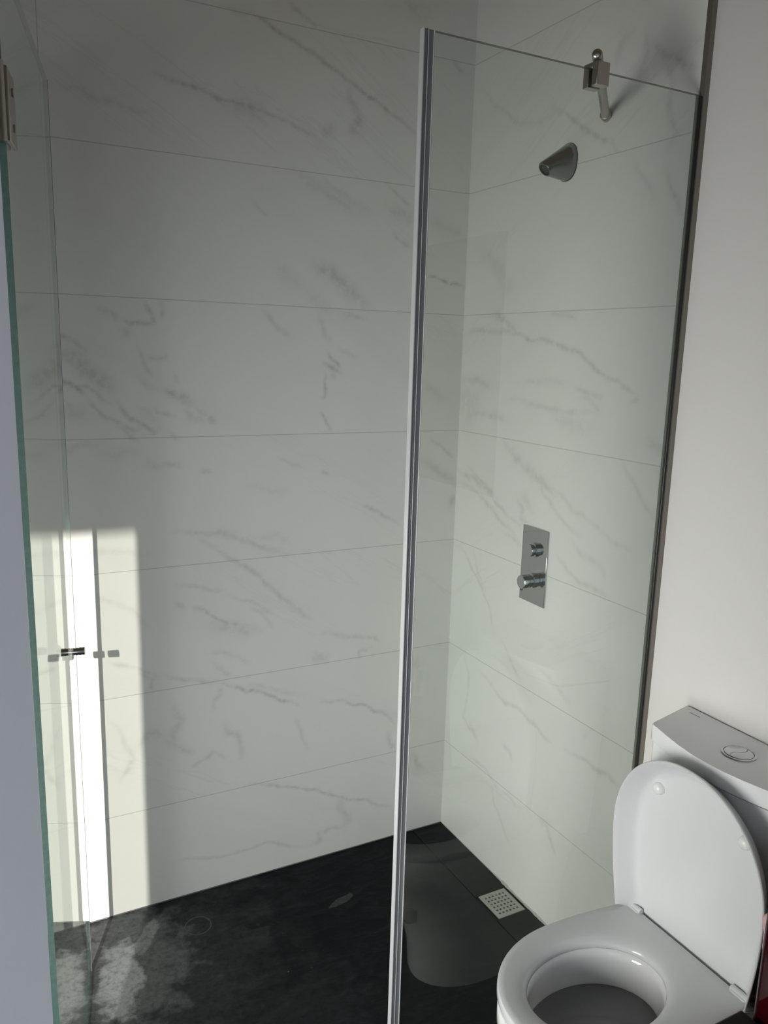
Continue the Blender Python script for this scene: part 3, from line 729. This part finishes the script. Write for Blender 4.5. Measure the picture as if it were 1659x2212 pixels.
# door knob, one grip each side
for sgn in (-1, 1):
    bm = bmesh.new()
    base = (Ld - 0.07, sgn * 0.005, 0.862)
    prof = [(0, 0.0085), (0.003, 0.0085), (0.003, 0.0075), (0.0045, 0.0075), (0.0045, 0.0088), (0.010, 0.0088), (0.010, 0.0078),
            (0.0115, 0.0078), (0.0115, 0.009), (0.017, 0.009), (0.017, 0.008), (0.0185, 0.008), (0.0185, 0.009), (0.0225, 0.009), (0.0235, 0.008)]
    lathe(bm, base, (0, sgn, 0), prof, 32)
    link('knob', bm, m_chrome, door, smooth=True)

# unseen panel added behind the open door to dim the sun patch's left part
sp_ = empty('sun_dim_panel', (-1.276, -0.144, 0.0), rz=math.pi / 2, label='added unseen tinted glass panel that dims the left of the sun patch', cat='glass panel')
pane('glass_pane', sp_, 0.278, 0.008, 0.002, 2.021, m_glass2)
bm = bmesh.new(); box(bm, -0.146, -0.138, -0.010, 0.010, 0.002, 2.021)  # stile added to cast the dark strip left of the sun band
link('shadow_stile', bm, m_steel, sp_, bevel=0.001)
for sgn in (-1, 1):  # knobs added to cast the second knob shadow
    bm = bmesh.new()
    lathe(bm, (-0.112, sgn * 0.004, 0.893), (0, sgn, 0), [(0, 0.009), (0.024, 0.009), (0.025, 0.008)], 28)
    link('knob', bm, m_chrome, sp_, smooth=True)

# ------------------------------------------------------------------ glass support bar
sb = empty('support_bar', (-0.266, PY, 2.015), label='steel support bar clamped on top edge of fixed glass screen', cat='support bar')
bm = bmesh.new()
# clamp block with slot over the glass
box(bm, -0.0145, 0.0145, -0.0185, -0.0045, -0.023, 0.017)
box(bm, -0.0145, 0.0145, 0.0045, 0.0185, -0.023, 0.017)
box(bm, -0.0145, 0.0145, -0.0045, 0.0045, 0.0065, 0.017)
link('clamp', bm, m_steel, sb, bevel=0.0012)
a = Vector((-0.012, -0.012, 0.027)); e = Vector((0.266, 0.266, 0.027))
bm = bmesh.new()
dd = (e - a)
L = dd.length
lathe(bm, a - dd.normalized() * 0.006, dd, [(0, 0.0045), (0.002, 0.008), (0.004, 0.0092), (L + 0.006 - 0.004, 0.0092)], 28)
link('bar', bm, m_steel, sb, smooth=True)
bm = bmesh.new()
lathe(bm, (0.266, 0.262, 0.027), (-1, -0.72, 0), [(0.0, 0.0125), (0.016, 0.0125), (0.018, 0.0105)], 28)
link('wall_flange', bm, m_steel, sb, smooth=True)
bm = bmesh.new(); lathe(bm, (0, 0, 0.016), (0, 0, 1), [(0, 0.007), (0.006, 0.007)], 20)
link('neck', bm, m_steel, sb, smooth=True)

# ------------------------------------------------------------------ shower head
sh = empty('shower_fixture', (0.0, -0.417, 1.968), label='chrome wall-mounted conical shower head above the mixer plate', cat='shower head')


def rrect(hw, hh, n, e=2.4):
    return [(hw * math.copysign(abs(math.cos(t)) ** (2 / e), math.cos(t)), hh * math.copysign(abs(math.sin(t)) ** (2 / e), math.sin(t)))
            for t in [2 * math.pi * i / n for i in range(n)]]


n = 48
base = rrect(0.034, 0.041, n, 2.3)
nc = Vector((-0.062, 0.004, -0.022)); nn_ = Vector((-0.72, 0.06, -0.69)).normalized()
ay = nn_.cross(Vector((0, 0, 1))).normalized(); az = ay.cross(nn_) * -1
if az.z < 0: az = -az
if ay.y < 0: ay = -ay
rings = []
for t, k in ((0, 1.0), (0.03, 1.02), (0.07, 1.02)):
    rings.append([(-t * 0.05, y * k, z * k) for y, z in base])
tip = [nc + ay * (0.0195 * math.cos(q)) + az * (0.0195 * math.sin(q)) for q in [2 * math.pi * i / n for i in range(n)]]
b0 = [Vector(p) for p in rings[-1]]
for t in (0.15, 0.35, 0.55, 0.75, 0.9, 1.0):
    rings.append([tuple(b0[i].lerp(tip[i], t)) for i in range(n)])
rings.append([tuple(nc + nn_ * 0.003 + (p - nc) * 0.9) for p in tip])
rings.append([tuple(nc + nn_ * 0.003 + (p - nc) * 0.74) for p in tip])
rings.append([tuple(nc - nn_ * 0.002 + (p - nc) * 0.72) for p in tip])
bm = bmesh.new(); loft(bm, rings)
link('body', bm, m_head, sh, smooth=True, angle=50)
bm = bmesh.new(); loft(bm, [[(x, y * 1.045, z * 1.045) for y, z in base] for x in (0.0, -0.002)])
link('base_gasket', bm, m_rubber, sh, smooth=True)
bm = bmesh.new(); lathe(bm, nc - nn_ * 0.001, nn_, [(0, 0.0132), (0.0016, 0.0132)], 32)
noz = link('nozzle', bm, m_rubber, sh, smooth=True)
for k in range(7):
    q = 2 * math.pi * k / 6; rr = 0.0 if k == 6 else 0.0066
    b2 = bmesh.new(); lathe(b2, nc + ay * rr * math.cos(q) + az * rr * math.sin(q), nn_, [(0.0005, 0.0014), (0.0022, 0.0010)], 12)
    link('jet', b2, m_seal_d, noz)

# ------------------------------------------------------------------ mixer
mxr = empty('shower_mixer', (0.0, -0.394, 0.973), label='chrome rectangular shower mixer plate with two round knobs', cat='shower mixer')
bm = bmesh.new(); box(bm, -0.005, 0.0, -0.052, 0.052, -0.102, 0.102)
link('plate', bm, m_chrome, mxr, bevel=0.0006, seg=1)


def mknob(z, ln, r, rb):
    bm = bmesh.new()
    p = [(0.0, rb), (0.006, rb), (0.008, r * 0.92), (0.012, r * 0.92), (0.0125, r), (ln * 0.5, r), (ln * 0.5 + 0.0005, r * 0.93),
         (ln * 0.5 + 0.003, r * 0.93), (ln * 0.5 + 0.0035, r), (ln - 0.001, r), (ln, r * 0.93)]
    lathe(bm, (-0.005, 0, z), (-1, 0, 0), p, 44)
    return link('knob', bm, m_chrome, mxr, smooth=True)


mknob(0.043, 0.019, 0.0165, 0.0195)
k2 = mknob(-0.040, 0.038, 0.0180, 0.0200)
bm = bmesh.new(); box(bm, -0.042, -0.036, -0.002, 0.002, -0.040 - 0.0225, -0.040 - 0.017)
link('stop_pin', bm, m_rubber, k2)

# ------------------------------------------------------------------ toilet
TY = -1.110
toi = empty('toilet', (0.0, TY, -0.03), label='white ceramic toilet with raised lid standing against the right wall', cat='toilet')
TB = 0.03      # local z = world z + TB ; local x forward = -X, local y = world


def dshape(L, hw, u0, n=64, rear=0.90, e=2.0, uoff=0.0):
    """outline in (u, v), rear edge at u=0; counter list starting at the rear right corner"""
    P = []
    for i in range(9):
        t = i / 8; P.append((u0 * t, -hw * (rear + (1 - rear) * math.sin(t * math.pi / 2))))
    for i in range(1, n):
        q = -math.pi / 2 + math.pi * i / n
        P.append((u0 + (L - u0) * abs(math.cos(q)) ** (2 / e), hw * math.copysign(abs(math.sin(q)) ** (2 / e), math.sin(q))))
    for i in range(9):
        t = 1 - i / 8; P.append((u0 * t, hw * (rear + (1 - rear) * math.sin(t * math.pi / 2))))
    return [(u + uoff, v) for u, v in P]


def ray_hit(P, c, q):
    d = (math.cos(q), math.sin(q)); best = None
    for (x1, y1), (x2, y2) in zip(P, P[1:] + P[:1]):
        ex, ey = x2 - x1, y2 - y1
        den = d[0] * ey - d[1] * ex
        if abs(den) < 1e-12: continue
        t = ((x1 - c[0]) * ey - (y1 - c[1]) * ex) / den
        s = ((x1 - c[0]) * d[1] - (y1 - c[1]) * d[0]) / den
        if t > 0 and -1e-6 <= s <= 1 + 1e-6 and (best is None or t > best): best = t
    return (c[0] + d[0] * best, c[1] + d[1] * best)


NA = 120
HX = 0.158                      # hinge line, distance from the wall
OC = (0.369, 0.007)               # centre of the opening (distance from wall, lateral)
ANG = [2 * math.pi * i / NA for i in range(NA)]
seat_out = dshape(0.405, 0.168, 0.20, rear=0.89, uoff=HX, e=2.05)
SO = [ray_hit(seat_out, OC, q) for q in ANG]


def egg(a, bfront, k=1.0):
    out = []
    for q in ANG:
        au = a * (1.0 if math.cos(q) > 0 else 0.95)
        out.append((OC[0] + au * math.cos(q) * k, OC[1] + bfront * math.sin(q) * k))
    return out


SI = egg(0.140, 0.101)
ZS = 0.413 + TB                 # top of the seat, local


def L3(uv, z): return (-uv[0], uv[1], z)


def mixp(a, b, t): return (a[0] + (b[0] - a[0]) * t, a[1] + (b[1] - a[1]) * t)


# seat
bm = bmesh.new()
rings = []
for t, dz in ((0.02, -0.020), (0.0, -0.017), (0.0, -0.006), (0.015, -0.002), (0.05, 0.0), (0.25, 0.001), (0.55, 0.0), (0.80, -0.002), (0.93, -0.006), (0.985, -0.012), (1.0, -0.018), (0.97, -0.022)):
    rings.append([L3(mixp(SO[i], SI[i], t), ZS + dz) for i in range(NA)])
rings.append(rings[0])
V = loft(bm, rings[:-1], cap0=False, cap1=False)
for i in range(NA):
    j = (i + 1) % NA
    bm.faces.new([V[-1][i], V[-1][j], V[0][j], V[0][i]])
link('seat', bm, m_plastic, toi, smooth=True, angle=60)

# pan: outer shell, rim, bowl
pan_out = dshape(0.566, 0.163, 0.33, rear=0.86, e=2.05)
PO = [ray_hit(pan_out, (0.30, 0), q) for q in ANG]
bm = bmesh.new()
rings = []
for z, ku, kv in ((0.0, 0.70, 0.62), (0.02, 0.71, 0.62), (0.10, 0.72, 0.62), (0.20, 0.78, 0.68), (0.28, 0.87, 0.82), (0.33, 0.94, 0.93), (0.365, 0.985, 0.99), (0.385, 1.0, 1.0), (0.415, 1.0, 1.0), (0.420, 0.99, 0.985)):
    rings.append([(-max(p[0] * ku, -0.006), p[1] * kv, z) for p in PO])
for sc, z in ((1.06, 0.4205), (1.0, 0.417), (0.985, 0.40), (1.0, 0.37), (0.99, 0.34), (0.93, 0.30), (0.78, 0.24), (0.55, 0.19), (0.35, 0.15)):
    E_ = egg(0.140, 0.101, sc)
    rings.append([L3(p, z) for p in E_])
loft(bm, rings, cap0=True, cap1=True)
link('pan', bm, m_ceramic, toi, smooth=True, angle=70)
bm = bmesh.new()
E_ = egg(0.140, 0.101, 0.985)
bm.faces.new([bm.verts.new(L3(p, 0.345)) for p in E_])
link('water', bm, m_water, toi)

# lid, raised and leaning on the cistern
LL, LW = 0.397, 0.174
lid_m = Matrix.Translation((-HX + 0.006, -0.006, ZS - 0.010)) @ Matrix.Rotation(math.radians(-2.2), 4, 'Y')


def LP(u, v, w): return lid_m @ Vector((-w, v, u))   # u up, v lateral, w towards the room


lo = dshape(LL, LW, 0.20, rear=0.88, e=2.05)
cc = (0.19, 0.0)
LO = [ray_hit(lo, cc, q) for q in ANG]
bm = bmesh.new()
rings = []
for k, w in ((0.06, -0.004), (0.60, -0.0035), (0.78, -0.002), (0.85, 0.002), (0.895, 0.011), (0.945, 0.024), (0.985, 0.035), (1.0, 0.0400), (0.999, 0.0425), (0.990, 0.0435), (0.981, 0.0420), (0.955, 0.034), (0.905, 0.020), (0.868, 0.0095), (0.835, 0.0040), (0.79, 0.0018), (0.74, 0.0014), (0.60, 0.0012), (0.06, 0.001)):
    R_ = []
    for p in LO:
        uu = p[0] if p[0] < cc[0] else cc[0] + (p[0] - cc[0]) * k     # the rear edge stays straight and has no rim
        fr = min(1.0, max(0.0, p[0] / 0.010))
        ww = w if w < 0.0015 else 0.0015 + (w - 0.0015) * fr
        R_.append(LP(uu, p[1] * k, ww))
    rings.append(R_)
loft(bm, rings)
lid = link('lid', bm, m_plastic, toi, smooth=True, angle=60)
for sg in (-1, 1):
    bm = bmesh.new()
    c = LP(0.298, sg * 0.098, 0.001); ax = (LP(0, 0, 1) - LP(0, 0, 0))
    lathe(bm, c, ax, [(0, 0.0125), (0.004, 0.0122), (0.009, 0.0105), (0.012, 0.0075), (0.0132, 0.003), (0.0134, 0.0)], 28)
    link('bumper', bm, m_bump, lid, smooth=True)
for sg in (-1, 1):
    bm = bmesh.new()
    box(bm, -HX - 0.014, -HX + 0.020, sg * 0.127 - 0.017, sg * 0.127 + 0.017, ZS - 0.012, ZS + 0.0035)
    h = link('hinge', bm, m_plastic_g, toi, bevel=0.004, seg=3)
    bm = bmesh.new()
    lathe(bm, (-HX - 0.004, sg * 0.127 - 0.018, ZS + 0.001), (0, 1, 0), [(0, 0.006), (0.001, 0.007), (0.035, 0.007), (0.036, 0.006)], 24)
    link('pivot', bm, m_plastic, h, smooth=True)

# cistern


def trap(xb, xf, hb, hf, n=8, r=0.018, bulge=0.027):
    """plan outline: back (wall) width hb, front width hf, rounded front corners; CCW"""
    P = [(xb, hb)]
    ang = math.atan2(hb - hf, xf - xb)
    for i in range(n + 1):
        q = i / n * (math.pi / 2 - 0)
        P.append((xf - r + r * math.sin(q), hf - r + r * math.cos(q)))
    for i in range(1, 8):
        t = i / 8; v = (hf - r) * (1 - 2 * t)
        P.append((xf + bulge * math.sin(math.pi * t), v))
    for i in range(n + 1):
        q = i / n * (math.pi / 2)
        P.append((xf - r + r * math.cos(q), -(hf - r + r * math.sin(q))))
    P.append((xb, -hb))
    return P


def prism(bm, P, zs):
    rings = []
    cx = sum(p[0] for p in P) / len(P)
    for z, k in zs:
        rings.append([(-(cx + (p[0] - cx) * k), p[1] * k, z) for p in P])
    loft(bm, rings)


bm = bmesh.new()
prism(bm, trap(-0.008, 0.126, 0.184, 0.166), [(0.385, 0.90), (0.40, 0.92), (0.60, 0.97), (0.7615 + TB, 1.0), (0.7625 + TB, 0.965), (0.768 + TB, 0.965)])
cis = link('cistern', bm, m_ceramic, toi, smooth=True, angle=40)
bm = bmesh.new()
prism(bm, trap(-0.006, 0.134, 0.192, 0.164), [(0.7652 + TB, 0.985), (0.7672 + TB, 0.998), (0.785 + TB, 1.0), (0.795 + TB, 0.997), (0.799 + TB, 0.985)])
cl = link('cistern_lid', bm, m_ceramic, cis, smooth=True, angle=40)
bm = bmesh.new()
prism(bm, trap(-0.008, 0.126, 0.184, 0.166), [(0.7600 + TB, 1.006), (0.7650 + TB, 1.006)])
link('lid_gap_shade', bm, m_steel_d, cis)  # dark band colours in the shade of the gap under the lid
zt = 0.799 + TB
bm = bmesh.new()
c = (-0.076, -0.004, zt - 0.001)
lathe(bm, c, (0, 0, 1), [(0, 0.031), (0.0025, 0.031), (0.0035, 0.0295), (0.0035, 0.0275), (0.0015, 0.0265), (0.0015, 0.0)], 48, cap=False)
link('button_ring', bm, m_chrome, cis, smooth=True)


def sector(side):
    bm = bmesh.new(); R = 0.0258; P = []
    for i in range(33):
        q = math.pi * i / 32
        P.append((R * math.cos(q), side * R * math.sin(q)))
    # S-curved split line
    for i in range(1, 16):
        t = i / 16; x = -R + 2 * R * t
        P.append((x, 0.005 * math.sin(2 * math.pi * t) + side * 0.0006))
    rr = []
    for z, k in ((0.0, 1), (0.003, 1), (0.0038, 0.96)):
        rr.append([(c[0] + p[0] * k, c[1] + p[1] * k, c[2] + 0.0005 + z) for p in P])
    loft(bm, rr)
    return link('flush_button', bm, m_chrome, cis, smooth=True, angle=50)


sector(1); sector(-1)
bm = bmesh.new()
box(bm, -0.0190, -0.0175, 0.137, 0.163, zt, zt + 0.0003)
link('maker_mark', bm, m_rubber, cis)

wm = empty('wall_mirror', (0.010, -1.72, 1.48), label='frameless rectangular mirror on right wall above dark red cabinet', cat='mirror')
bm = bmesh.new(); box(bm, -0.010, -0.001, -0.29, 0.29, -0.36, 0.36)
link('mirror_glass', bm, m_mirror, wm, bevel=0.001)

# ------------------------------------------------------------------ dark red furniture at the right edge
cb = empty('bathroom_cabinet', (-0.14, -1.62, -0.03), label='dark red gloss bathroom cabinet at the right edge beside the toilet', cat='cabinet')
bm = bmesh.new(); box(bm, -0.06, 0.145, -0.28, 0.320, 0.0, 0.665)
link('body', bm, m_maroon, cb, bevel=0.002)
bm = bmesh.new(); box(bm, -0.145, -0.0605, -0.28, 0.27, 0.01, 0.78)
dd_ = link('door', bm, m_red, cb, bevel=0.002)
bm = bmesh.new(); box(bm, -0.1475, -0.1440, 0.2690, 0.2712, 0.01, 0.78)
link('edge_strip', bm, m_steel_d, dd_)

bm = bmesh.new()
rings = []
rnd = random.Random(2)
for i in range(15):
    t = i / 14; z = 0.685 - 0.080 * t
    h = 0.030 * min(1, 0.25 + t * 4) * (1 - 0.55 * t)
    w = []
    for k in range(24):
        q = 2 * math.pi * k / 24
        w.append((-0.262 + 0.018 * math.cos(q) + 0.002 * math.sin(5 * q + 6 * t), -1.3485 + (0.022 - 0.016 * t) * min(1.0, 0.45 + 4 * t) * max(0.0, math.sin(q)) + 0.0005 * math.sin(40 * t), z))
    rings.append(w)
loft(bm, rings)
tag(link('pink_cloth', bm, m_pink, smooth=True), 'pale pink cloth draped beside the dark red cabinet door', 'cloth')

wb = empty('waste_bin', (-0.380, -1.390, -0.03), label='dark maroon bin standing beside the toilet pan', cat='bin')
bm = bmesh.new()
prism(bm, [(-0.08, 0.05), (0.08, 0.05), (0.08, -0.07), (-0.08, -0.07)], [(0.0, 0.9), (0.530, 1.0)])
link('body', bm, m_maroon, wb, bevel=0.004)
bm = bmesh.new(); box(bm, -0.083, 0.083, -0.073, 0.056, 0.530, 0.550)
link('lid', bm, m_maroon, wb, bevel=0.003)
